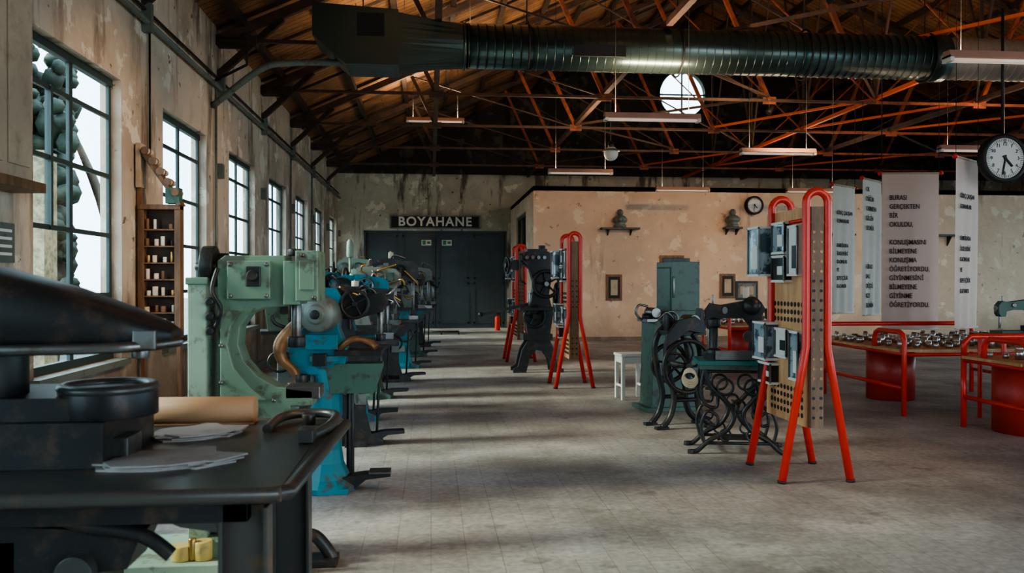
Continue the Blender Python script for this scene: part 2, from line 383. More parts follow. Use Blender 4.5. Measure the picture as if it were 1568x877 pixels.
def window(idx,y,x,sgn,wid=ww,top=zt):
    w=B('window_%d'%idx); gx=x+REC*sgn
    y0,y1=y,y+wid; m=M_WFRAME; h=.014
    w.b2((gx-h,y0,zs),(gx+h,y0+.05,top),m); w.b2((gx-h,y1-.06,zs),(gx+h,y1,top),m)
    w.b2((gx-.03,y0,top-.07),(gx+.03,y1,top),m); w.b2((gx-.03,y0,zs),(gx+.03,y1,zs+.07),m)
    w.b2((gx-h,(y0+y1)/2-.035,zs),(gx+h,(y0+y1)/2+.035,top),m)
    for z in(1.42,1.99,2.56,3.13): w.b2((gx-.015,y0,z-.02),(gx+.015,y1,z+.02),m)
    if idx==1: w.b2((gx-.02,y0+.5,1.97),(gx+.03,y0+.54,3.15),m)
    w.add([(gx,y0,zs),(gx,y1,zs),(gx,y1,top),(gx,y0,top)],[[0,1,2,3]],M_GLASS)
    w.b2((x,y0-.06,zs-.06),(x-.07*sgn,y1+.06,zs),M_GREYP)
    w.done()
for i,y in enumerate(WIN0): window(i+1,y,XL,-1)
for i,y in enumerate(lw): window(9+i,y,XL,-1)
for i,y in enumerate(lw+WIN0[:5]): window(12+i,y,XR,1,WR,TR)

c=B('trim_1')
c.tube([(XL+.06,YF,4.25),(XL+.06,YB,4.25)],.03,M_GREYP); c.tube([(XL+.04,YF,4.38),(XL+.04,YB,4.38)],.015,M_BLACK)
for y in TY[2:]:
    c.box((XL+.05,y,4.3),(.1,.08,.3),M_GREYP)
for y in(9.2+2.9,18.4,21.6): c.tube([(XL+.04,y,4.25),(XL+.04,y,.4)],.018,M_GREYP)
for y in(9.35,): c.tube([(XL+.03,y,4.25),(XL+.03,y,2.9)],.012,M_BLACK)
c.tube([(XL+.03,11.9,4.25),(XL+.5,11.9,4.5),(XL+.5,11.9,4.85),(XL+.1,11.9,4.85)],.02,M_BLACK)
for i in range(7):
    y=WIN0[i]+ww+.6
    if i>0: c.box((XL+.04,y,3.1),(.08,.14,.2),M_GREYP)
    c.box((XL+.03,y+.1,1.35),(.06,.1,.16),M_CREAM)
c.done()
bs=B('baseboard_left'); bs.b2((XL,YF,0),(XL+.03,YB,.14),M_GREYP); bs.done()

PX,PY,PH=2.63,21.75,4.0
p=B('wall_partition'); 
p.b2((PX,PY,0),(XR,PY+.2,PH),M_PART)
p.b2((PX,PY+.2,0),(PX+.2,YB,2.3),M_PART); p.b2((PX,PY+.2,3.5),(PX+.2,YB,PH),M_PART)
p.b2((PX,PY+.2,2.3),(PX+.2,23.5,3.5),M_PART); p.b2((PX,26.2,2.3),(PX+.2,YB,3.5),M_PART)
p.b2((PX,PY,PH-.12),(XR,YB,PH),M_PART); p.done()
w=B('window_40')
for y in(23.5,24.8,26.1): w.b2((PX+.05,y,2.3),(PX+.12,y+.1,3.5),M_DGREEN)
for z in(2.3,3.4): w.b2((PX+.05,23.5,z),(PX+.12,26.2,z+.1),M_DGREEN)
w.add([(PX+.09,23.5,2.3),(PX+.09,26.2,2.3),(PX+.09,26.2,3.5),(PX+.09,23.5,3.5)],[[0,1,2,3]],M_GLASS); w.done()
bb=B('baseboard_partition'); bb.b2((PX,PY-.025,0),(XR,PY,.1),M_WALL); bb.done()

d=B('door_1'); y=YB+.12
mid=(dx0+dx1)/2; e_=.004
d.b2((dx0+e_,y,0),(mid-.008,y+.08,dh-e_),M_DOOR); d.b2((mid+.008,y,0),(dx1-e_,y+.08,dh-e_),M_DOOR); d.b2((dx0+e_,y+.08,0),(dx1-e_,y+.11,dh-e_),M_BLACK)
for k in range(4):
    x0=dx0+.08+k*(dx1-dx0)/4; x1=x0+(dx1-dx0)/4-.16
    for z0,z1 in((.15,1.5),(1.62,3.05)):
        d.b2((x0,y-.02,z0),(x0+.05,y,z1),M_DOOR); d.b2((x1-.05,y-.02,z0),(x1,y,z1),M_DOOR)
        d.b2((x0,y-.02,z1-.05),(x1,y,z1),M_DOOR); d.b2((x0,y-.02,z0),(x1,y,z0+.05),M_DOOR)
d.b2((dx0+e_,YB,0),(dx0+.06,YB+.12,dh-e_),M_DOOR); d.b2((dx1-.06,YB,0),(dx1-e_,YB+.12,dh-e_),M_DOOR); d.b2((dx0+e_,YB,dh-.06),(dx1-e_,YB+.12,dh-e_),M_DOOR)
d.tube([(.1,y-.02,1.0),(.1,y-.08,1.05),(.1,y-.08,1.35),(.1,y-.02,1.4)],.015,M_STEEL)
d.done()
for x in(-.15,.52):
    s=B('exit_sign'); s.b2((x-.16,YB+.03,2.72),(x+.16,YB+.095,2.9),M_WHITE); s.b2((x-.13,YB+.02,2.74),(x-.02,YB+.035,2.88),M_PINK); s.b2((x+.02,YB+.02,2.77),(x+.13,YB+.035,2.85),M_PINK); s.done()
s=B('workshop_sign'); sx0,sx1,sz0,sz1=-1.33,1.6,3.26,3.70
s.b2((sx0,YB-.08,sz0),(sx1,YB-.002,sz1),M_BLACK)
for a in((sx0,sz0,sx1,sz0+.04),(sx0,sz1-.04,sx1,sz1),(sx0,sz0,sx0+.04,sz1),(sx1-.04,sz0,sx1,sz1)): s.b2((a[0],YB-.10,a[1]),(a[2],YB-.07,a[3]),M_GREYP)
so=s.done(); tt=text('BOYAHANE',.41,((sx0+sx1)/2,YB-.10,(sz0+sz1)/2),M_LETTER,so,bold=.010,ext=.01); tt.data.space_character=1.15

# ---------------------------------------------------------------- duct
d=B('ventilation_duct'); Y=11.5; Z=4.72; R=.3
d.cyl((.45,Y,Z),(7.1,Y,Z),R,M_DUCT,n=40)
x=.5
while x<7.0:
    d.torus((x,Y,Z),(1,0,0),R+.002,.006,M_DUCT,n=40,k=6); x+=.115
d.cyl((7.0,Y,Z),(7.25,Y,Z),R+.03,M_DUCT,n=40); d.cyl((7.25,Y,Z),(13.5,Y,Z),R-.01,M_DUCTW,n=40)
x=7.4
while x<13.4: d.torus((x,Y,Z),(1,0,0),R-.008,.007,M_DUCTW,n=40,k=6); x+=.115
N=32; vs=[]
for k in range(N):
    a=2*PI*k/N; cY,cZ=math.cos(a),math.sin(a); f=1/max(abs(cY),abs(cZ)); vs.append((-.42,Y+cY*f*.33,Z+cZ*f*.33))
for k in range(N):
    a=2*PI*k/N; vs.append((.45,Y+math.cos(a)*R,Z+math.sin(a)*R))
d.add(vs,[[k,(k+1)%N,N+(k+1)%N,N+k] for k in range(N)],M_DUCT)
d.torus((.45,Y,Z),(1,0,0),R+.01,.02,M_DUCT,n=40)
d.b2((-.48,Y-.36,Z-.36),(-.42,Y+.36,Z+.36),M_DUCT)
d.prism([(-1.52,Z+.42),(-.48,Z+.36),(-.48,Z-.36),(-1.1,Z-.36),(-1.52,Z+.0)],'XZ',Y,.72,M_DUCT)
d.b2((-.95,Y-.365,Z-.0),(-.6,Y-.358,Z+.3),M_BLACK)
d.b2((1.9,Y-.31,Z-.17),(2.6,Y-.27,Z-.02),M_BLACK)
d.tube([(XL+.02,12.0,3.95),(-2.3,11.7,4.38),(-1.9,11.6,4.46),(-1.1,11.5,4.46)],.045,M_GREYP,smooth=True)
for x in(-.9,1.3,3.4,5.2,7.0,9,11.5):
    d.torus((x,Y,Z),(1,0,0),R+.04,.012,M_BLACK,n=32,k=6); d.cyl((x,Y,Z+R),(x,Y,roofz(x)+.05),.008,M_BLACK,n=6)
d.done(bevel=0)

FX=[(2.95,11.15),(5.85,13.9),(9.0,13.3),(2.98,16.8),(5.98,19.8),(5.65,7.85),(9.2,19.8),(2.95,3.1),(8.9,7.8),(5.8,2.5),(12.2,13.4),(0,-1),(.1,6.3),(.1,13.0),(.1,19.2),(12.2,7.0)]  # later entries are added fixtures, some behind the camera, for extra warm light
for i,(x,y) in enumerate(FX):
    f=B('fluorescent_lamp'); z=3.72 if i<12 or i==15 else 5.15
    f.prism([(-.08,0),(.08,0),(.05,.07),(-.05,.07)],'YZ',0,1.3,M_REDOXIDE)
    f.cyl((-.6,-.03,-.018),(.6,-.03,-.018),.016,M_TUBE,n=10); f.cyl((-.6,.03,-.018),(.6,.03,-.018),.016,M_TUBE,n=10)
    f.box((-.63,0,-.01),(.04,.14,.06),M_WHITE); f.box((.63,0,-.01),(.04,.14,.06),M_WHITE)
    for sx in(-.5,.5): f.cyl((sx,0,.06),(sx,0,roofz(x+sx)+.1-z),.004,M_BLACK,n=6)
    o=f.done((x,y,z))
    l=bpy.data.lights.new('added_uplight','AREA'); l.shape='RECTANGLE'; l.size=1.2; l.size_y=.08  # added uplight on the housing to brighten roof and bounce; not tube output
    l.energy=(42 if x<4 else 20) if z<4 else 56
    l.color=(1,.74,.48)
    lo=bpy.data.objects.new('added_uplight',l); bpy.context.scene.collection.objects.link(lo); lo.location=(0,0,.085); lo.rotation_euler=(PI,0,0); lo.parent=o
b=B('pendant_lamp'); b.sph((0,0,0),.14,M_WHITE); b.cyl((0,0,.1),(0,0,.22),.06,M_IRON); b.cyl((0,0,.2),(0,0,2.9),.008,M_BLACK,n=6); b.lathe([(.05,.12),(.16,.06),(.17,.04)],(0,0,0),(0,0,1),M_GREYP); b.done((3.45,16.1,4.0))
for (loc,tgt,en,sz) in (((2.2,6.1,4.75),(-3.1,8.5,2.0),430,42),((4.5,9.22,4.75),(-3,12.1,2.0),330,40),((6.35,12.36,4.75),(4.6,21.7,2.0),380,60),((10.5,12.36,4.75),(10,21.7,2.2),340,60),((3.2,2.95,4.75),(-.6,5.0,1.2),170,40),((6.35,6.1,4.75),(3.2,7.0,.9),130,50),((6.35,15.5,4.75),(3.3,15.4,0),330,22)):
    s=B('added_spotlight'); dv=(Vector(tgt)-Vector(loc)).normalized()  # invented spots, added to warm the left wall, partition and foreground
    s.cyl((0,0,0),(0,0,.25),.012,M_BLACK,n=8); s.lathe([(.001,-.14),(.04,-.13),(.05,-.02),(.07,.05),(.065,.05),(.05,0)],(0,0,0),dv,M_BLACK,n=20)
    o=s.done(loc)
    l=bpy.data.lights.new('added_spot_beam','SPOT'); l.energy=en; l.color=(1,.62,.33) if sz!=22 else (1,.85,.7); l.spot_size=math.radians(sz); l.spot_blend=.8; l.shadow_soft_size=.12  # the narrow, paler beam imitates a sun patch on the floor
    lo=bpy.data.objects.new('added_spot_beam',l); bpy.context.scene.collection.objects.link(lo); lo.parent=o; lo.location=dv*.06; lo.rotation_euler=dv.to_track_quat('-Z','Y').to_euler()

# ---------------------------------------------------------------- clocks
def clock(name,loc,R,hang,nums=True):
    c=B(name); m=M_BLACK
    c.lathe([(0.001,.07),(R,.07),(R+.045,.05),(R+.045,-.05),(R,-.07),(R-.01,-.06),(R-.01,-.045)],(0,0,0),(0,1,0),m,n=48)
    c.lathe([(0.001,-.05),(R-.005,-.05)],(0,0,0),(0,1,0),M_WHITE,n=48,smooth=False)
    for k in range(60):
        a=2*PI*k/60; l=.035*R/.28 if k%5 else .06*R/.28
        p=Vector((math.sin(a),0,math.cos(a))); c.beam(p*(R*.93-l)+Vector((0,-.052,0)),p*R*.93+Vector((0,-.052,0)),.004 if k%5 else .010,.004,m)
    def hand(a,l,w): p=Vector((math.sin(a),0,math.cos(a))); c.beam(p*-.04+Vector((0,-.062,0)),p*l+Vector((0,-.062,0)),w,w,m)
    hand(math.radians(138),R*.52,.022*R/.28); hand(math.radians(190),R*.8,.016*R/.28); c.cyl((0,-.05,0),(0,-.07,0),.018,m)
    if hang: c.cyl((0,0,R),(0,0,hang),.018,m)
    o=c.done(loc)
    if nums:
        for k in range(1,13):
            a=2*PI*k/12; text(str(k),R*.24,(math.sin(a)*R*.68,-.053,math.cos(a)*R*.68),M_TEXT,o,name='numeral_%d'%k)
    return o
clock('station_clock',(7.22,10.15,3.1),.265,1.9)
clock('wall_clock',(8.47,PY-.08,3.54),.2,0,False)

# ---------------------------------------------------------------- banners
def banner(loc,w,h,rz,body,tsize,m,sp=1.5,sx_=.85):
    b=B('hanging_banner'); n=16; vs=[];fs=[]
    for j in range(9):
        for i in range(n+1):
            x=-w/2+w*i/n; z=-h*j/8; vs.append((x,.015*math.sin(i*1.1+j*.3)*(j/8),z))
    for j in range(8):
        for i in range(n): a=j*(n+1)+i; fs.append([a,a+1,a+n+2,a+n+1])
    b.add(vs,fs,m,True)
    b.cyl((-w/2-.03,0,.012),(w/2+.03,0,.012),.016,M_CREAM,n=10)
    for sx in(-1,1):
        b.sph((sx*(w/2+.03),0,.012),.035,M_RED,n=10); b.cyl((sx*(w/2),0,.01),(sx*(w/2),0,roofz(loc[0])-loc[2]),.004,M_BLACK,n=5)
    b.cyl((-w/2,0,-h),(w/2,0,-h),.014,m,n=8)
    o=b.done(loc,rz)
    text(body,tsize,(-w/2+.1,-.022,-h*.5),M_TEXT,o,align='LEFT',sp=sp,bold=.0006,sx=sx_)
    return o
T1="BURASI\nGERÇEKTEN\nBİR\nOKULDU,\n\nKONUŞMASINI\nBİLMEYENE\nKONUŞMA\nÖĞRETİYORDU,\nGİYİNMESİNİ\nBİLMEYENE\nGİYİNME\nÖĞRETİYORDU."
T2="OK\nDÜĞÜN\nYATIMDEN\nBİLGİN\nLEONİA\n\n\n\nHİRAD\nSALI\nDÜŞTÜ\nKIZI\nELEMİN"
T3="KİREÇ ÇALIŞAN\nELEMANLARI\n\n\nFABRİKADA\nİLKELERİNİ\nKADINLAR\nVE\nSEPETÇİLİK\nKAZANDI"
banner((7.1,12.02,3.14),.83,2.3,math.radians(-8),T1,.102,M_BANNER,1.3,.78)
banner((6.95,10.45,3.12),.8,2.18,math.radians(38),T3,.08,M_BANNER,1.7)
banner((6.9,12.75,3.12),.8,2.1,math.radians(42),T2,.1,M_BANNERW)
banner((6.87,13.6,3.12),.8,2.1,math.radians(38),T3,.09,M_BANNERW)

# ---------------------------------------------------------------- red easel display stands
def easel(loc,depth=.66,rz=0):
    e=B('red_display_stand'); r=.031; H=2.27
    def frame(y):
        hw=.085
        arc=[(hw*math.cos(a),y,H-hw-r+hw*math.sin(a)) for a in [PI*i/10 for i in range(11)]]
        e.tube([(.275,y,0),(.105,y,.93),(hw,y,1.05)]+arc+[(-hw,y,1.05),(-.105,y,.93),(-.275,y,0)],r,M_RED,n=14)
        for sx in(-1,1): e.cyl((sx*.275,y,0),(sx*.273,y,.02),r*1.1,M_BLACK)
        for z in(1.2,2.0): e.cyl((-hw,y,z),(hw,y,z),.012,M_RED)
    frame(0); frame(depth)
    for z in(1.0,2.02):
        for x in(-.085,.085): e.cyl((x,0,z),(x,depth,z),.014,M_RED)
    e.b2((-.07,.04,.42),(-.045,depth+.14,2.12),M_PLY); e.b2((.045,.04,.42),(.07,depth+.14,2.12),M_PLY)
    e.b2((-.05,-.012,.42),(.05,.03,2.12),M_WOOD)
    for (za,zb) in((.5,.72),(1.24,1.42)):
        z=za
        while z<zb:
            for k in range(10):
                yy=.1+k*.065
                e.cyl((-.074,yy,z),(-.068,yy,z),.02,M_BLACK,n=10)
            z+=.062
    for z in [.5+.075*i for i in range(20)]:
        for xx in(-.03,.03): e.cyl((xx,-.016,z),(xx,-.01,z),.012,M_BLACK if z<.75 or 1.1<z<1.6 else M_RUSTL,n=10)
    for (z0,z1,y0,y1,dd,mm) in((1.60,2.0,.60,.84,.16,M_CARD),(1.78,2.02,.30,.54,.07,M_CARD),(1.55,1.75,.30,.54,.07,M_IRON),(1.6,1.98,.08,.25,.06,M_WHITE),(.9,1.2,.56,.82,.12,M_CARD),(.94,1.16,.28,.5,.06,M_WHITE),(.78,1.15,.08,.24,.05,M_CARD),(.7,.86,.55,.8,.08,M_IRON)):
        X0=-.07-dd
        e.b2((X0+.012,y0,z0),(-.07,y1,z1),mm)
        e.b2((X0,y0-.01,z1-.012),(-.07,y1+.01,z1+.008),M_WHITE); e.b2((X0,y0-.01,z0-.012),(-.07,y1+.01,z0+.008),M_WHITE)
        e.b2((X0,y0-.01,z0),(X0+.012,y0+.006,z1),M_STEEL); e.b2((X0,y1-.006,z0),(X0+.012,y1+.01,z1),M_STEEL)
        e.b2((X0+.004,y0+.03,z0+.05),(X0+.012,y0+(y1-y0)*.55,z0+(z1-z0)*.6),M_WHITE if mm!=M_WHITE else M_IRON)
    e.done(loc,rz)
easel((2.95,6.27,0)); easel((2.06,12.1,0)); easel((1.72,16.2,0))

# ---------------------------------------------------------------- red tables
def cans(name,x0,x1,y0,y1,z,n,seed):
    R=random.Random(seed); c=B(name); pts=[]
    tries=0
    while len(pts)<n and tries<4000:
        tries+=1; x=R.uniform(x0,x1);y=R.uniform(y0,y1)
        if all((x-a)**2+(y-b_)**2>.012 for a,b_ in pts): pts.append((x,y))
    for x,y in pts:
        r=R.uniform(.025,.045);h=R.uniform(.04,.12)
        c.cyl((x,y,z),(x,y,z+h),r,M_TIN,n=14); c.cyl((x,y,z+h),(x,y,z+h+.012),r*.85,R.choice([M_WHITE,M_IRON,M_TIN]),n=14)
    c.done()
def redtable(name,x0,x1,y0,y1,zt_,hoop=.3,drum=None):
    t=B(name); r=.03
    t.b2((x0,y0,zt_-.03),(x1,y1,zt_),M_PLY)
    for x in(x0+.05,x1-.05):
        ya,yb=y0-.04,y1+.04; k=.09
        t.tube([(x,ya,0),(x,ya,zt_+hoop-k),(x,ya+.03,zt_+hoop-.03),(x,ya+k,zt_+hoop),(x,ya+.55,zt_+hoop),(x,ya+.62,zt_+hoop-.03),(x,ya+.65,zt_+hoop-k),(x,ya+.65,zt_)],r,M_RED,n=12)
        t.cyl((x,yb,0),(x,yb,zt_),r,M_RED)
        t.cyl((x,ya,.32),(x,yb,.32),r*.8,M_RED)
        t.cyl((x,ya,zt_-.05),(x,yb,zt_-.05),r*.8,M_RED)
    t.tube([(x0+.05,y1+.04,zt_),(x0+.05,y1+.04,zt_+hoop-.08),(x0+.12,y1+.04,zt_+hoop),(x1-.12,y1+.04,zt_+hoop),(x1-.05,y1+.04,zt_+hoop-.08),(x1-.05,y1+.04,zt_)],r,M_RED,n=12)
    for y in(y0,y1): t.cyl((x0+.05,y,zt_-.06),(x1-.05,y,zt_-.06),r*.7,M_RED)
    if drum:
        dx,dy,dr=drum; t.cyl((dx,dy,0),(dx,dy,zt_-.04),dr,M_REDD,n=48)
    t.done()
redtable('red_display_table',5.35,7.6,9.3,11.2,.76,.2,(6.05,10.7,.3))
cans('tin_canister_set',5.45,7.5,9.4,11.1,.762,110,3)
redtable('red_display_table',5.6,8.2,7.6,8.5,.76,.2,(6.2,8.15,.42))
cans('tin_canister_set',5.75,7.9,7.75,8.4,.762,50,4)
redtable('red_display_table',8.3,10.4,9.5,11.2,.76,.2,(9.2,10.4,.4))
cans('tin_canister_set',8.4,10.3,9.6,11.1,.762,50,5)
redtable('red_display_table',5.2,6.9,14.6,16.0,.76,.2,(5.8,15.3,.3))
cans('tin_canister_set',5.3,6.8,14.7,15.9,.762,30,6)

def sewing_head(b,o,m=M_IRON,s=(1.0,1,1),trim=M_STEEL):
    X0=b.X.copy(); b.X=X0@Matrix.Translation(Vector(o))@Matrix.Diagonal((*s,1))
    b.b2((-.24,-.09,0),(.22,.09,.035),m)
    b.prism([(.08,.03),(.2,.03),(.17,.12),(.165,.24),(.19,.29),(.16,.33),(.05,.335),(-.12,.31),(-.2,.32),(-.235,.28),(-.235,.2),(-.215,.17),(-.17,.17),(-.16,.22),(-.1,.235),(.04,.235),(.085,.19),(.09,.12)],'XZ',0,.075,m)
    b.cyl((-.205,0,.19),(-.205,0,.06),.011,trim); b.box((-.205,-.01,.05),(.03,.04,.008),trim)
    b.cyl((-.18,0,.3),(-.18,0,.37),.007,trim); b.cyl((.2,0,.26),(.26,0,.26),.03,m); b.wheel((.26,0,.26),(1,0,0),.085,.016,m,spokes=4,hub=.025)
    b.cyl((.06,0,.33),(.06,0,.42),.006,trim); b.cyl((.06,0,.35),(.06,0,.41),.022,M_SPOOL)
    b.cyl((-.1,-.04,.28),(-.1,-.055,.28),.02,trim); b.cyl((-.236,0,.25),(-.245,0,.25),.03,trim)
    b.X=X0

t=B('treadle_sewing_machine')
t.b2((-.36,-.25,.80),(.34,.25,.835),M_TEAL); t.b2((-.34,-.23,.76),(.32,.23,.80),M_DGREEN)
sewing_head(t,(0.02,.02,.835),M_IRON,(1.25,1.5,1.6))
t.lathe([(.001,0),(.07,0),(.07,.08),(.04,.1),(.035,.28),(.06,.3),(.06,.36),(.001,.38)],(-.2,-.04,.84),(0,0,1),M_IRON)
t.box((-.02,-.12,.88),(.36,.08,.08),M_STEEL); t.sph((.14,0,1.32),.09,M_IRON); t.cyl((.1,-.09,1.05),(.1,-.14,1.05),.05,M_STEEL)
for y in(-.2,.2):
    for sx in(-1,1):
        t.tube([(sx*.3,y,.77),(sx*.26,y,.62),(sx*.12,y,.48),(sx*.04,y,.36),(sx*.1,y,.22),(sx*.26,y,.12),(sx*.36,y,.03),(sx*.42,y,.02)],.022,M_IRON,smooth=True,n=8)
        t.tube([(sx*.3,y,.77),(sx*.33,y,.6),(sx*.3,y,.45),(sx*.2,y,.42),(sx*.19,y,.52),(sx*.25,y,.54)],.015,M_IRON,smooth=True,n=8)
        t.tube([(sx*.3,y,.1),(sx*.33,y,.25),(sx*.28,y,.38),(sx*.19,y,.34),(sx*.2,y,.26),(sx*.26,y,.27)],.015,M_IRON,smooth=True,n=8)
        t.torus((sx*.12,y,.6),(0,1,0),.07,.012,M_IRON,n=20,k=6); t.torus((sx*.12,y,.17),(0,1,0),.05,.010,M_IRON,n=20,k=6)
        t.cyl((sx*.42,y,.0),(sx*.42,y,.035),.03,M_IRON)
    t.cyl((-.3,y,.74),(.3,y,.74),.014,M_IRON); t.cyl((-.28,y,.1),(.28,y,.1),.014,M_IRON); t.torus((0,y,.43),(0,1,0),.055,.012,M_IRON,n=20,k=6)
for x in(-.3,.3): t.cyl((x,-.2,.1),(x,.2,.1),.014,M_IRON); t.cyl((x,-.2,.74),(x,.2,.74),.014,M_IRON)
t.cyl((0,-.2,.43),(0,.2,.43),.012,M_IRON)
t.wheel((.2,.12,.42),(1,0,0),.17,.014,M_IRON,spokes=6)
for k in range(7): t.box((0,-.12+.04*k,.12),(.34,.014,.012),M_IRON)
t.box((-.17,0,.12),(.02,.28,.02),M_IRON); t.box((.17,0,.12),(.02,.28,.02),M_IRON)
for i in range(5): t.torus((-.42,-.1,.70-.012*i),(.3,1,.1),.055+.004*i,.008,M_CREAM,n=20,k=5)
t.cyl((-.42,-.1,.76),(-.33,-.1,.8),.008,M_IRON)
t.done((2.78,7.55,0),math.radians(-12),bevel=.004)

t=B('cast_iron_stitcher')
for y in(-.14,.14):
    t.tube([(-.24,y,.02),(-.15,y,.14),(-.11,y,.35),(-.17,y,.6),(-.2,y,.85),(-.12,y,1.03),(.05,y,1.1)],.034,M_IRON,smooth=True,n=8)
    t.tube([(.32,y,.02),(.2,y,.14),(.16,y,.35),(.2,y,.6),(.18,y,.85),(.1,y,1.0)],.034,M_IRON,smooth=True,n=8)
    t.cyl((-.13,y,.3),(.17,y,.3),.022,M_IRON); t.box((-.25,y,.015),(.14,.08,.03),M_IRON); t.box((.32,y,.015),(.14,.08,.03),M_IRON)
t.prism([(-.25,.72),(-.22,1.0),(-.1,1.14),(.1,1.18),(.22,1.1),(.2,1.0),(.02,1.03),(-.1,.95),(-.13,.72)],'XZ',-.19,.05,M_IRON)
t.cyl((0,-.24,.66),(0,.24,.66),.03,M_STEEL); t.wheel((0,-.23,.66),(0,1,0),.27,.025,M_IRON,spokes=6,curve=.4); t.wheel((0,.2,.66),(0,1,0),.2,.025,M_IRON,spokes=5)
t.box((.05,0,1.0),(.42,.3,.05),M_IRON); t.cyl((-.1,0,1.02),(-.1,0,1.2),.06,M_IRON); t.prism([(-.05,1.02),(.3,1.02),(.35,1.2),(.25,1.26),(.22,1.12),(.0,1.12)],'XZ',0,.12,M_IRON)
t.cyl((.15,-.1,1.12),(.15,.12,1.12),.07,M_STEEL); t.tube([(-.1,-.1,1.15),(-.2,-.14,1.22),(-.3,-.15,1.15)],.012,M_STEEL,smooth=True)
t.done((2.62,8.85,0),math.radians(10),bevel=.004)

t=B('green_skiving_machine')
t.prism([(-.33,0),(.32,0),(.30,.08),(.30,1.76),(-.02,1.76),(-.05,1.7),(-.05,1.25),(-.1,1.12),(-.25,1.05),(-.27,.08)],'XZ',0,.42,M_DGREEN)
t.b2((-.04,-.25,1.2),(.31,.25,1.78),M_DGREEN)
t.box((-.2,-.02,1.08),(.26,.34,.04),M_STEEL); t.cyl((-.2,-.16,1.17),(-.2,.1,1.17),.06,M_STEEL); t.cyl((-.33,-.05,1.12),(-.22,-.05,1.12),.04,M_IRON)
t.wheel((-.06,-.26,1.1),(0,1,0),.09,.012,M_STEEL,spokes=4,hub=.02); t.box((.1,-.215,.55),(.3,.01,.6),M_DGREEN); t.box((.0,-.225,.55),(.02,.02,.08),M_STEEL)
t.tube([(-.3,0,1.06),(-.4,0,1.16),(-.36,0,1.26),(-.25,0,1.24)],.015,M_STEEL,smooth=True)
t.box((.12,0,1.8),(.22,.3,.05),M_IRON); t.cyl((-.02,-.26,1.35),(-.02,-.26,1.6),.012,M_STEEL)
t.b2((-.36,-.26,0),(.36,.26,.05),M_DGREEN)
t.done((2.86,10.1,0),math.radians(6),bevel=.012)

t=B('white_stool'); t.box((0,0,.585),(.36,.34,.035),M_WHITE,); 
for sx in(-1,1):
    for sy in(-1,1): t.box((sx*.145,sy*.135,.285),(.045,.045,.57),M_WHITE)
    t.box((sx*.145,0,.52),(.03,.27,.08),M_WHITE); t.box((sx*.145,0,.18),(.025,.27,.03),M_WHITE)
t.box((0,-.135,.52),(.29,.03,.08),M_WHITE); t.box((0,.135,.52),(.29,.03,.08),M_WHITE)
t.done((2.62,11.0,0),math.radians(5),bevel=.004)

t=B('cast_iron_press')
for y in(-.22,.22):
    t.prism([(-.42,0),(-.42,.06),(-.34,.1),(-.27,.38),(-.16,.56),(.2,.56),(.28,.38),(.34,.1),(.44,.06),(.44,0),(.24,0),(.2,.22),(.1,.36),(-.03,.38),(-.14,.26),(-.2,0)],'XZ',y,.08,M_IRON)
t.box((0,0,.6),(.5,.54,.1),M_IRON)
t.prism([(-.15,.62),(.22,.62),(.28,1.0),(.2,1.3),(.25,1.6),(.3,1.95),(.2,2.05),(-.2,2.05),(-.26,1.9),(-.12,1.75),(-.05,1.5),(-.1,1.2),(-.22,1.0)],'XZ',0,.3,M_IRON)
t.cyl((-.35,-.18,1.82),(-.35,.18,1.82),.09,M_IRON); t.wheel((-.5,0,1.82),(1,.2,0),.13,.022,M_IRON,spokes=4); t.cyl((-.5,0,1.82),(.4,0,1.82),.03,M_STEEL)
t.wheel((.15,-.2,1.5),(0,1,0),.22,.03,M_IRON,spokes=5); t.cyl((.15,-.25,1.5),(.15,.2,1.5),.04,M_STEEL)
t.wheel((-.05,-.24,.95),(0,1,0),.18,.025,M_IRON,spokes=5); t.wheel((.36,0,1.2),(1,0,0),.3,.03,M_IRON,spokes=6)
t.box((0,-.05,1.08),(.6,.5,.05),M_IRON); t.cyl((-.1,-.1,1.1),(-.1,-.1,1.35),.05,M_STEEL)
t.beam((-.95,-.05,.98),(-.1,-.02,1.16),.04,.05,M_IRON); t.sph((-.96,-.05,.98),.045,M_IRON)
t.tube([(-.2,-.2,1.9),(-.3,-.24,2.0),(-.3,-.24,1.6),(-.2,-.2,1.5)],.014,M_IRON,smooth=True)
t.box((.0,0,2.07),(.34,.34,.05),M_IRON); t.cyl((.1,0,2.05),(.1,0,2.16),.06,M_IRON)
for k in range(4): t.cyl((-.18+.1*k,-.17,1.95),(-.18+.1*k,-.2,1.95),.03,M_STEEL)
t.done((1.8,14.5,0),0,bevel=.006)

# ---------------------------------------------------------------- machines along the left
t=B('green_punch_press')
prof=[(-.31,1.66),(-.27,1.69),(.05,1.69),(.05,1.41),(-.06,1.405),(-.14,1.37),(-.19,1.30),(-.2,1.2),(-.17,1.11),(-.1,1.03),(.0,.97),(.2,.945),(.2,.86),(.08,.86),(.08,.1),(-.31,.1)]
t.prism(prof,'XZ',0,.18,M_GREEN)
prof2=[(-.29,1.39),(-.17,1.39),(-.235,1.3),(-.25,1.2),(-.22,1.08),(-.13,.97),(-.05,.9),(-.29,.9)]
t.prism(prof2,'XZ',0,.24,M_GREEN)
t.b2((-.25,-.13,1.45),(-.02,-.08,1.66),M_GREEN); t.b2((-.15,-.14,1.52),(-.07,-.12,1.63),M_IRON); t.cyl((-.11,-.13,1.58),(-.11,-.17,1.58),.03,M_IRON)
t.b2((.05,-.14,1.42),(.14,.14,1.66),M_GREEN); t.b2((.12,-.17,1.44),(.24,.15,1.715),M_GREEN); t.b2((.14,-.178,1.5),(.22,-.165,1.66),M_GREEN)
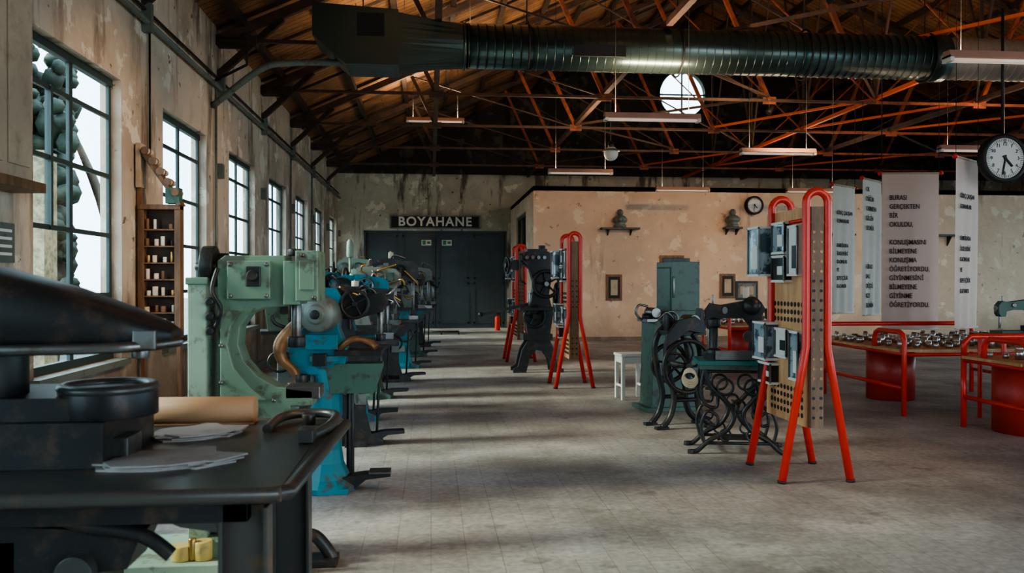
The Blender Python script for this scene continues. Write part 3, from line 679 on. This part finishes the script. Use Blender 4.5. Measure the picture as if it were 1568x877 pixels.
for (bx,bz) in((-.23,1.64),(-.04,1.64),(-.23,1.47),(-.04,1.47),(-.28,1.2),(-.28,1.0),(.0,.9),(.16,1.69),(.22,1.46)): t.cyl((bx,-.12,bz),(bx,-.19 if bx>.1 else -.145,bz),.012,M_STEEL,n=8)
t.cyl((.09,0,1.69),(.09,0,1.73),.04,M_IRON); t.cyl((.1,0,1.42),(.1,0,1.2),.028,M_STEEL); t.cyl((.1,0,1.24),(.1,0,1.18),.05,M_IRON)
t.cyl((-.45,0,1.63),(-.27,0,1.63),.022,M_STEEL)
t.lathe([(.03,-.03),(.06,-.03),(.085,-.035),(.115,-.035),(.115,.035),(.085,.035),(.06,.02),(.03,.02)],(-.37,0,1.63),(1,0,0),M_IRON); t.lathe([(.02,-.02),(.075,-.02),(.075,.03),(.02,.03)],(-.30,0,1.63),(1,0,0),M_IRON)
t.b2((-.46,-.12,.12),(-.36,.14,1.55),M_LGREEN); t.b2((-.47,-.13,1.53),(-.35,.15,1.57),M_GREEN)
for z in(1.28,1.36,1.44): t.cyl((-.335,-.1,z),(-.335,-.16,z),.022,M_IRON)
t.tube([(-.3,-.12,1.62),(-.32,-.16,1.5),(-.28,-.14,1.4),(-.31,-.13,1.3)],.012,M_IRON,smooth=True)
t.b2((.05,-.09,.9),(.24,.09,.97),M_STEEL)
t.b2((-.75,-.3,0),(.12,.28,.07),M_LGREEN); t.b2((-.36,-.2,.07),(.12,.2,.16),M_GREEN)
t.cyl((-.47,-.2,.07),(-.47,-.2,.15),.055,M_YELLOW); t.cyl((-.36,-.2,.07),(-.36,-.2,.17),.05,M_YELLOW); t.cyl((-.41,-.22,.07),(-.41,-.22,.19),.02,M_BRASS)
t.tube([(.08,-.1,.12),(.2,-.12,.16),(.28,-.12,.08),(.31,-.12,.02)],.035,M_IRON,smooth=True); t.box((.25,-.12,.02),(.18,.16,.04),M_IRON)
t.lathe([(.001,0),(.03,0),(.035,.04),(.028,.08),(.034,.12),(.02,.15),(.001,.15)],(.11,-.26,.06),(0,0,1),M_TAN)
t.b2((-.05,-.12,.78),(.3,.12,.80),M_IRON)
t.done((-.85,4.85,0),0,bevel=.012)

t=B('turquoise_riveting_machine')
t.lathe([(.001,.0),(.24,0),(.24,.04),(.18,.09),(.13,.2),(.115,.3),(.115,.9),(.15,.96),(.15,1.0),(.001,1.0)],(0,0,0),(0,0,1),M_BLUE,n=10,smooth=False)
t.prism([(-.24,.86),(.14,.86),(.16,1.05),(.1,1.2),(.13,1.42),(.08,1.5),(-.12,1.5),(-.2,1.4),(-.14,1.22),(-.26,1.05)],'XZ',0,.2,M_BLUE)
t.b2((-.13,-.16,1.05),(.1,-.08,1.16),M_BLUE); t.b2((-.08,-.18,.93),(.02,-.1,1.02),M_IRON)
t.lathe([(.001,-.16),(.06,-.16),(.075,-.13),(.12,-.12),(.135,-.1),(.135,.12),(.11,.15),(.001,.15)],(-.02,-.14,1.31),(.15,1,0),M_GREYP,n=28)
t.lathe([(.001,-.19),(.03,-.19),(.035,-.15)],(-.02,-.14,1.31),(.15,1,0),M_IRON)
t.tube([(-.14,-.1,1.28),(-.22,-.13,1.21),(-.31,-.14,1.09),(-.3,-.14,.98),(-.22,-.14,.9),(-.17,-.14,.8)],.04,M_RUSTL,smooth=True,radii=[.03,.045,.05,.04,.032,.03])
t.cyl((-.16,-.14,.78),(-.16,-.14,.81),.1,M_BRASS); t.cyl((-.16,-.14,.81),(-.16,-.14,.87),.05,M_IRON); t.cyl((-.16,-.14,.74),(-.16,-.1,.78),.06,M_IRON)
t.tube([(-.25,-.1,1.2),(-.35,-.12,1.24),(-.38,-.12,1.3)],.014,M_IRON,smooth=True)
t.prism([(.05,1.28),(.2,1.26),(.42,1.32),(.46,1.4),(.42,1.46),(.2,1.44),(.08,1.5)],'XZ',.02,.12,M_IRON)
t.cyl((.4,.02,1.34),(.4,.02,1.12),.022,M_STEEL); t.cyl((.4,.02,1.15),(.4,.02,1.1),.04,M_IRON); t.wheel((.22,-.1,1.38),(0,1,0),.1,.014,M_IRON,spokes=4,hub=.02)
t.b2((.08,-.14,1.0),(.42,.16,1.04),M_IRON); t.tube([(.1,-.1,1.04),(.2,-.12,1.12),(.32,-.1,1.1),(.38,-.12,1.06)],.026,M_RUSTL,smooth=True)
t.prism([(.04,.72),(.36,.72),(.42,.9),(.42,.94),(.0,.94)],'XZ',0,.22,M_DGREEN)
t.cyl((.2,-.06,.1),(.2,-.06,.74),.012,M_IRON); t.cyl((.16,.06,.02),(.16,.06,.74),.018,M_IRON)
t.prism([(.08,.0),(.2,.0),(.3,.08),(.48,.1),(.48,.13),(.28,.12),(.12,.1)],'XZ',-.04,.14,M_IRON); t.box((.4,-.04,.13),(.16,.16,.015),M_STEEL)
t.box((0,-.02,.02),(.36,.4,.04),M_BLUE)
t.box((-.1,-.12,1.46),(.1,.06,.1),M_BRASS)
t.done((-.78,6.45,0),0,bevel=.006)

def pedmachine(name,x,y,main,head,h,seed,s=1.0,rz=0,table=True):
    R=random.Random(seed); t=B(name); zt_=.95+R.uniform(-.05,.08)
    t.prism([(-.24,0),(.26,0),(.26,.05),(.15,.1),(.1,.3),(.1,zt_),(-.12,zt_),(-.12,.3),(-.18,.1),(-.24,.05)],'XZ',0,.24,main)
    t.prism([(-.2,0),(.2,0),(.2,.05),(.12,.1),(.1,.22),(-.1,.22),(-.12,.1),(-.2,.05)],'YZ',0,.2,main)
    if table:
        t.b2((-.3,-.22,zt_),(.38,.24,zt_+.04),M_IRON); t.prism([(.08,zt_-.22),(.16,zt_-.22),(.34,zt_),(.08,zt_)],'XZ',0,.14,main)
    z=zt_+.04; H=h-z
    t.prism([(-.22,z),(.02,z),(-.02,z+.15),(-.03,z+H*.55),(.05,z+H*.66),(.3,z+H*.62),(.36,z+H*.68),(.36,z+H*.88),(.3,z+H*.95),(-.1,z+H),(-.24,z+H*.9),(-.26,z+H*.5)],'XZ',0,.16,head)
    t.cyl((.3,0,z+H*.66),(.3,0,z+.1),.022,M_STEEL); t.cyl((.3,0,z+.14),(.3,0,z+.04),.045,M_IRON); t.box((.3,0,z+.03),(.12,.14,.06),M_STEEL)
    yy=-.12
    t.lathe([(.001,-.12),(.05,-.12),(.1,-.09),(.11,.1),(.001,.1)],(-.12,yy-.04,z+H*.78),(0,1,0),R.choice([M_GREYP,M_IRON]),n=24)
    t.wheel((-.3,0,z+H*.75),(1,0,0),R.uniform(.12,.18),.02,M_IRON,spokes=5); t.cyl((-.32,0,z+H*.75),(.1,0,z+H*.75),.025,M_STEEL)
    t.wheel((.12,-.13,z+H*.8),(0,1,0),.08,.013,R.choice([M_STEEL,M_IRON]),spokes=4,hub=.02)
    for k in range(7):
        a=R.uniform(-.2,.3); zz=z+H*R.uniform(.3,1)
        t.tube([(a,-.08,zz),(a+R.uniform(-.05,.15),-.16,zz+R.uniform(-.05,.12)),(a+R.uniform(.05,.2),-.14,zz+R.uniform(-.2,.1))],.012,R.choice([M_STEEL,M_IRON,M_BRASS]),smooth=True)
        t.box((R.uniform(-.2,.28),-.1,z+H*R.uniform(.3,.95)),(R.uniform(.05,.12),.06,R.uniform(.04,.12)),R.choice([head,M_IRON,M_GREYP,main]))
    t.cyl((0,0,z+H*.95),(0,0,z+H*1.12),.014,M_STEEL); t.cyl((0,0,z+H*1.0),(0,0,z+H*1.1),.035,R.choice([M_SPOOL,M_IRON,M_LGREEN]))
    t.cyl((.2,-.05,.08),(.24,-.05,zt_),.012,M_IRON); t.prism([(.08,.03),(.2,.03),(.3,.09),(.46,.1),(.46,.13),(.28,.13),(.1,.1)],'XZ',-.05,.13,M_IRON)
    for k in range(3):
        zz=R.uniform(.35,.85); t.box((R.uniform(-.05,.05),-.14,zz),(.1,.06,.1),R.choice([main,M_IRON,M_GREYP]))
    t.torus((R.uniform(-.1,.05),-.15,.6),(0,1,0),.12,.014,M_IRON,n=24,k=6)
    t.cyl((-.1,-.16,.6),(.0,.16,.6),.03,M_STEEL)
    o=t.done((x,y,0),rz,bevel=.006); o.scale=(s,s,1)
pedmachine('eyelet_machine',-.72,8.2,M_IRON,M_IRON,1.5,11,1.0,.1)
pedmachine('blue_stitching_machine',-.85,9.6,M_BLUE,M_BLUE,1.62,12,1.05,.0)
pedmachine('green_sole_press',-.8,11.4,M_DGREEN,M_GREYP,1.75,13,1.1,-.1)
pedmachine('tall_nailing_machine',-.62,13.3,M_IRON,M_IRON,1.9,14,1.15,.1)
pedmachine('blue_edge_trimmer',-.5,15.3,M_BLUE,M_IRON,1.7,15,1.1,.0)
pedmachine('heel_lasting_machine',-.38,17.6,M_DGREEN,M_GREYP,1.85,16,1.1,.1)
pedmachine('toe_lasting_machine',-.3,20.2,M_IRON,M_IRON,1.7,17,1.15,.0)
pedmachine('eyelet_machine',-1.7,10.4,M_GREYP,M_GREEN,1.65,18,1.1,.2)
pedmachine('blue_stitching_machine',-1.6,12.6,M_BLUE,M_BLUE,1.7,19,1.15,.2)
pedmachine('stamping_machine',-1.5,16.3,M_GREYP,M_LGREEN,2.0,20,1.1,.1)
t=B('post_lamp'); t.cyl((0,0,0),(0,0,.03),.15,M_LGREEN); t.cyl((0,0,0),(0,0,2.0),.02,M_LGREEN); t.lathe([(.02,.3),(.05,.25),(.06,.05),(.05,0)],(0,0,1.95),(0,0,1),M_LGREEN); t.done((-1.35,14.4,0))
t=B('low_floor_rack'); 
for y in(0,.3): t.cyl((-.45,y,.08),(.55,y,.08),.02,M_IRON)
for x in(-.45,.05,.55): t.cyl((x,0,.0),(x,0,.1),.02,M_IRON); t.cyl((x,.3,.0),(x,.3,.1),.02,M_IRON); t.cyl((x,0,.08),(x,.3,.08),.015,M_IRON)
t.done((.25,24.6,0))
t=B('fire_extinguisher'); t.lathe([(.001,0),(.08,0),(.085,.02),(.085,.38),(.06,.44),(.03,.46),(.001,.46)],(0,0,0),(0,0,1),M_RED); t.cyl((0,0,.45),(0,0,.53),.02,M_BLACK); t.tube([(0,0,.5),(.08,-.02,.48),(.1,-.03,.3),(.09,-.03,.15)],.014,M_BLACK,smooth=True); t.box((.03,0,.53),(.14,.03,.03),M_BLACK)
t.done((2.08,26.6,0))

# ---------------------------------------------------------------- foreground swing arm press on its table
t=B('swing_arm_press')
t.b2((-2.6,2.72,.855),(-.47,4.08,.90),M_STEELD)
t.tube([(-2.6,2.72,.878),(-.5,2.72,.878),(-.455,2.76,.878),(-.40,4.04,.878),(-.46,4.1,.878),(-2.6,4.1,.878)],.026,M_STEELD,n=12)
t.prism([(-.5,2.74),(-.47,2.72),(-.41,4.05),(-.47,4.08)],'XY',.878,.04,M_STEELD)
t.b2((-2.5,2.85,.76),(-.6,2.95,.855),M_IRON); t.b2((-2.5,3.85,.76),(-.6,3.95,.855),M_IRON); t.b2((-.68,2.85,.76),(-.6,3.95,.855),M_IRON)
for (x,y) in((-.62,2.92),(-.62,3.88),(-2.2,2.92),(-2.2,3.88)):
    t.b2((x-.08,y-.012,0),(x+.08,y+.012,.8),M_STEELD); t.b2((x-.08,y-.05,0),(x-.066,y+.05,.8),M_STEELD); t.b2((x+.066,y-.05,0),(x+.08,y+.05,.8),M_STEELD); t.b2((x-.1,y-.07,0),(x+.1,y+.07,.015),M_IRON)
t.prism([(-1.0,.855),(-.7,.855),(-.7,.72),(-.82,.74),(-.95,.80)],'XZ',2.9,.05,M_STEELD)
t.tube([(-1.25,2.88,.84),(-1.15,2.88,.76),(-.95,2.88,.72),(-.85,2.88,.65)],.025,M_IRON,smooth=True)
t.b2((-2.0,3.0,.62),(-1.05,3.7,.855),M_IRON); t.b2((-1.7,2.9,.5),(-1.35,3.1,.7),M_RUSTL)
t.prism([(-1.5,.55),(-1.0,.6),(-.95,.72),(-1.5,.76)],'XZ',3.0,.2,M_IRON); t.cyl((-1.15,2.85,.6),(-1.15,3.1,.6),.06,M_STEELD); t.b2((-1.9,2.9,.2),(-1.25,3.6,.5),M_IRON)
t.b2((-2.3,3.05,.9),(-1.13,3.6,1.06),M_IRON); t.b2((-2.3,3.1,1.05),(-1.2,3.55,1.14),M_IRON)
t.b2((-1.14,3.15,.92),(-1.08,3.3,.99),M_STEEL)
t.cyl((-1.18,3.25,1.06),(-1.18,3.25,1.16),.17,M_IRON,n=32); t.torus((-1.18,3.25,1.16),(0,0,1),.155,.02,M_STEELD)
t.cyl((-1.6,3.25,1.1),(-1.6,3.25,1.35),.13,M_IRON,n=28)
secs=[(-2.4,1.30,1.68,.24),(-1.9,1.30,1.66,.23),(-1.45,1.305,1.60,.21),(-1.2,1.31,1.53,.19),(-1.0,1.32,1.455,.16),(-.9,1.335,1.41,.12),(-.86,1.35,1.385,.07)]
nn=20; vs=[];fs=[]
for (x,z0,z1,hw) in secs:
    for k in range(nn):
        a=2*PI*k/nn; c_,s_=math.cos(a),math.sin(a); ex=.6
        vs.append((x,2.98+hw*math.copysign(abs(c_)**ex,c_),(z0+z1)/2+(z1-z0)/2*math.copysign(abs(s_)**ex,s_)))
for i in range(len(secs)-1):
    for k in range(nn): fs.append([i*nn+k,i*nn+(k+1)%nn,(i+1)*nn+(k+1)%nn,(i+1)*nn+k])
fs.append(list(range(nn))); fs.append([(len(secs)-1)*nn+k for k in range(nn)])
t.add(vs,fs,M_IRON,[True]*(len(fs)-2)+[False]*2)
t.tube([(-1.7,2.77,1.33),(-1.1,2.80,1.335),(-.92,2.86,1.34),(-.85,2.98,1.345)],.018,M_STEEL,smooth=True)
t.box((-.92,2.84,1.36),(.07,.02,.06),M_STEEL); t.cyl((-.98,2.98,1.33),(-.98,2.98,1.29),.03,M_STEEL)
t.box((-.5,3.5,.93),(.06,.12,.05),M_STEELD); t.cyl((-.55,3.9,.9),(-.55,3.9,.95),.03,M_IRON)
t.tube([(-.70,3.72,.915),(-.68,3.95,.93),(-.57,4.03,.935),(-.44,3.96,.935),(-.44,3.75,.92),(-.5,3.55,.91)],.022,M_STEELD,smooth=True)
t.done(bevel=.005)
def scrap(name,pts,z,loc,rz):
    s=B(name); s.prism(pts,'XY',0,.006,M_PAPER)
    for k,(dx_,dy_,r_) in enumerate(((.02,.01,.12),(-.015,.02,-.1),(.03,-.01,.2))):
        X=Matrix.Rotation(r_,4,'Z')@Matrix.Translation((dx_,dy_,.006*(k+1))); s.X=X; s.prism(pts,'XY',0,.0055,M_PAPER)
    s.X=Matrix.Identity(4); s.done((loc[0],loc[1],z+.0035),rz)
sp=[(-.22,-.12),(-.12,-.15),(-.03,-.16),(.08,-.13),(.11,-.15),(.16,-.11),(.23,-.05),(.17,-.01),(.12,.03),(.13,.12),(.09,.15),(.0,.12),(-.07,.13),(-.17,.1),(-.2,.04),(-.25,-.02)]
scrap('leather_scraps',sp,.90,(-.93,3.15,0),.1); scrap('leather_scraps',[(a*.75,b_*.9) for a,b_ in sp],.90,(-.98,3.7,0),.5)
r=B('leather_roll'); r.cyl((-.3,0,0),(.24,0,0),.06,M_TAN,n=28); r.cyl((-.305,0,0),(-.298,0,0),.03,M_WOOD); r.b2((-.3,-.05,-.061),(.24,.06,-.054),M_TAN); r.done((-1.04,3.98,.963))

# ---------------------------------------------------------------- things on the left wall
t=B('bobbin_rack')
x0,x1,y=-2.97,-2.55,9.02
for x in(x0+.03,x1-.03): t.b2((x-.03,y-.06,.92),(x+.03,y+.06,2.32),M_WOOD)
for z in(.92,2.28): t.b2((x0,y-.07,z),(x1,y+.07,z+.05),M_WOOD)
t.b2((x0,y+.05,.92),(x1,y+.07,2.32),M_TIMBER)
RR=random.Random(9)
for k in range(7):
    z=1.08+.17*k; t.b2((x0+.05,y-.06,z-.035),(x1-.05,y+.05,z-.02),M_WOOD)
    for j in range(4):
        xx=x0+.09+j*.08+RR.uniform(-.012,.012); hh=RR.uniform(.05,.11)
        if RR.random()<.2: continue
        t.cyl((xx,y-.03,z-.02),(xx,y-.03,z-.02+hh),RR.uniform(.014,.028),RR.choice([M_SPOOL,M_WHITE,M_WOOD,M_IRON,M_BRASS]),n=10)
t.beam((-2.93,y,2.88),(-2.55,y,2.32),.18,.04,M_WOOD); t.b2((-2.98,y-.09,2.5),(-2.93,y+.09,2.95),M_CREAM)
for k in range(5):
    f=k/4.6; px,pz=-2.88+.34*f,2.87-.48*f; t.cyl((px,y-.12,pz),(px,y+.08,pz),.03,M_SPOOL); t.cyl((px,y-.125,pz),(px,y-.115,pz),.04,M_WOOD); t.cyl((px,y-.04,pz),(px,y-.03,pz),.04,M_WOOD)
t.box((-2.62,y-.03,2.42),(.14,.12,.16),M_DGREEN); t.b2((-2.99,y-.03,.9),(-2.94,y+.04,2.9),M_WOOD)
for xx in(-2.93,-2.58): t.b2((xx-.02,y-.03,0),(xx+.02,y+.03,.95),M_WOOD)
t.done(bevel=.003)
t=B('wall_cabinet'); t.b2((-3.0,5.6,2.25),(-2.84,6.38,3.75),M_CREAM); t.b2((-2.84,5.68,2.35),(-2.825,5.95,3.65),M_CREAM); t.b2((-2.84,6.02,2.35),(-2.825,6.32,3.65),M_CREAM); t.b2((-3.0,5.55,2.18),(-2.76,6.42,2.25),M_WOOD); t.b2((-3.0,5.55,3.75),(-2.8,6.42,3.8),M_CREAM); t.done(bevel=.005)
t=B('wall_plaque'); t.b2((-3.0,6.05,1.68),(-2.97,6.4,1.96),M_GREYP); 
for k in range(4): t.b2((-2.97,6.1,1.73+.055*k),(-2.965,6.35,1.75+.055*k),M_LETTER)
t.done()
def bust_shelf(x,z,w):
    t=B('bust_shelf'); t.b2((x-w/2,PY-.28,z-.05),(x+w/2,PY,z),M_IRON)
    for sx in(-.3,.3): t.prism([(PY-.24,z-.05),(PY,z-.05),(PY,z-.2)],'YZ',x+sx*w,.03,M_IRON)
    t.lathe([(.001,0),(.16,0),(.15,.06),(.11,.1),(.17,.15),(.19,.22),(.13,.29),(.07,.32)],(x,PY-.15,z),(0,0,1),M_GREYP,n=16); t.sph((x,PY-.15,z+.38),.09,M_GREYP,sc=(.9,1,1.1)); t.sph((x,PY-.24,z+.37),.02,M_GREYP); t.done()
bust_shelf(4.87,2.93,1.0); bust_shelf(7.87,2.96,.45)
def frame(x,z,w,h,m=M_WOOD,inner=M_BLACK):
    t=B('picture_frame'); t.b2((x-w/2,PY-.03,z-h/2),(x+w/2,PY,z+h/2),m); t.b2((x-w/2+.06,PY-.035,z-h/2+.06),(x+w/2-.06,PY-.03,z+h/2-.06),inner); t.b2((x-w/2+.12,PY-.04,z-h/2+.14),(x+w/2-.12,PY-.035,z+h/2-.14),M_CREAM); t.done()
frame(4.74,1.38,.42,.68); frame(7.78,1.42,.42,.64); frame(6.28,2.05,.65,.34,M_WOOD,M_IRON); frame(8.3,1.3,.6,.5,M_IRON,M_GREYP)
t=B('wall_shelf'); t.b2((12.2,PY-.25,2.75),(14.2,PY,2.8),M_IRON); 
for x in(12.5,13.2,13.9): t.prism([(PY-.2,2.75),(PY,2.75),(PY,2.5)],'YZ',x,.03,M_IRON)
t.done()
t=B('wall_shelf'); t.b2((9.6,PY-.25,2.75),(11.2,PY,2.8),M_IRON)
for x in(9.8,11.0): t.prism([(PY-.2,2.75),(PY,2.75),(PY,2.5)],'YZ',x,.03,M_IRON)
t.done()
t=B('sewing_machine_on_stand')
t.b2((-.4,-.25,.92),(.4,.25,.96),M_WOOD)
for sx in(-.35,.35):
    for sy in(-.2,.2): t.cyl((sx,sy,0),(sx,sy,.92),.025,M_RED)
sewing_head(t,(0,0,.96),M_DGREEN,(1.25,1.2,1.15)); t.box((.1,-.1,1.02),(.3,.1,.08),M_IRON)
t.done((6.55,8.88,0),0,bevel=.004)

# ---------------------------------------------------------------- outdoors
g=B('outdoor_ground'); g.b2((-60,-40,-.4),(80,90,-.2),M_GROUND); g.done()
tr=B('tree_mass'); R=random.Random(5)
for k in range(1500):
    y=R.uniform(15,22); z=R.uniform(.3,5.8); xx=-y*R.uniform(.405,.56)
    if math.sin(xx*1.9+z*1.3)+math.sin(z*2.3+y)>.9: continue
    tr.sph((xx,y,z),R.uniform(.10,.30),M_LEAF,n=6,rings=4,sc=(1,1.2,R.uniform(.5,1.1)))
for k in range(3): tr.tube([(-8.0+.3*k,16+2*k,-.2),(-7.8+.3*k,16+2*k,2.5),(-8.2,16.4+2*k,5)],.14,M_TIMBER,smooth=True,radii=[.18,.14,.06])
tr.done()
ow=B('garden_wall'); ow.b2((-6.2,11.9,-.2),(-5.15,12.3,3.3),M_OUTWALL); ow.done()

# ---------------------------------------------------------------- light
W=bpy.data.worlds.new('sky'); bpy.context.scene.world=W; W.use_nodes=True
bg=W.node_tree.nodes['Background']; bg.inputs[0].default_value=(.72,.87,1,1); bg.inputs[1].default_value=4.2
sun=bpy.data.lights.new('sun','SUN'); sun.energy=5; sun.angle=math.radians(13); sun.color=(1,.86,.68)
so=bpy.data.objects.new('sun',sun); bpy.context.scene.collection.objects.link(so)
so.rotation_euler=Vector((.86,.10,-.46)).to_track_quat('-Z','Y').to_euler()
def portal(loc,rot,sx,sy):
    l=bpy.data.lights.new('window_portal','AREA'); l.shape='RECTANGLE'; l.size=sx; l.size_y=sy; l.cycles.is_portal=True
    o=bpy.data.objects.new('window_portal',l); bpy.context.scene.collection.objects.link(o); o.location=loc; o.rotation_euler=rot
for y in lw+WIN0: portal((XL-WT-.01,y+ww/2,(zs+zt)/2),(0,-PI/2,0),zt-zs,ww)
for y in lw+WIN0[:5]: portal((XR+WT+.01,y+WR/2,(zs+TR)/2),(0,PI/2,0),TR-zs,WR)
portal((8.5,YF-.33,2.1),(PI/2,0,0),11,4.2)

# ---------------------------------------------------------------- camera
cd=bpy.data.cameras.new('camera'); cam=bpy.data.objects.new('camera',cd); bpy.context.scene.collection.objects.link(cam)
cd.sensor_width=36; cd.lens=29.85; cam.location=(0,0,1.55)
cam.rotation_euler=(math.radians(90-.37),0,math.radians(-5.45))
cd.dof.use_dof=True; cd.dof.focus_distance=9; cd.dof.aperture_fstop=3.2
cd.clip_end=300
bpy.context.scene.camera=cam
vs_=bpy.context.scene.view_settings; vs_.view_transform='AgX'; vs_.exposure=.78
try: vs_.look='AgX - Medium High Contrast'
except Exception as e: print(e)
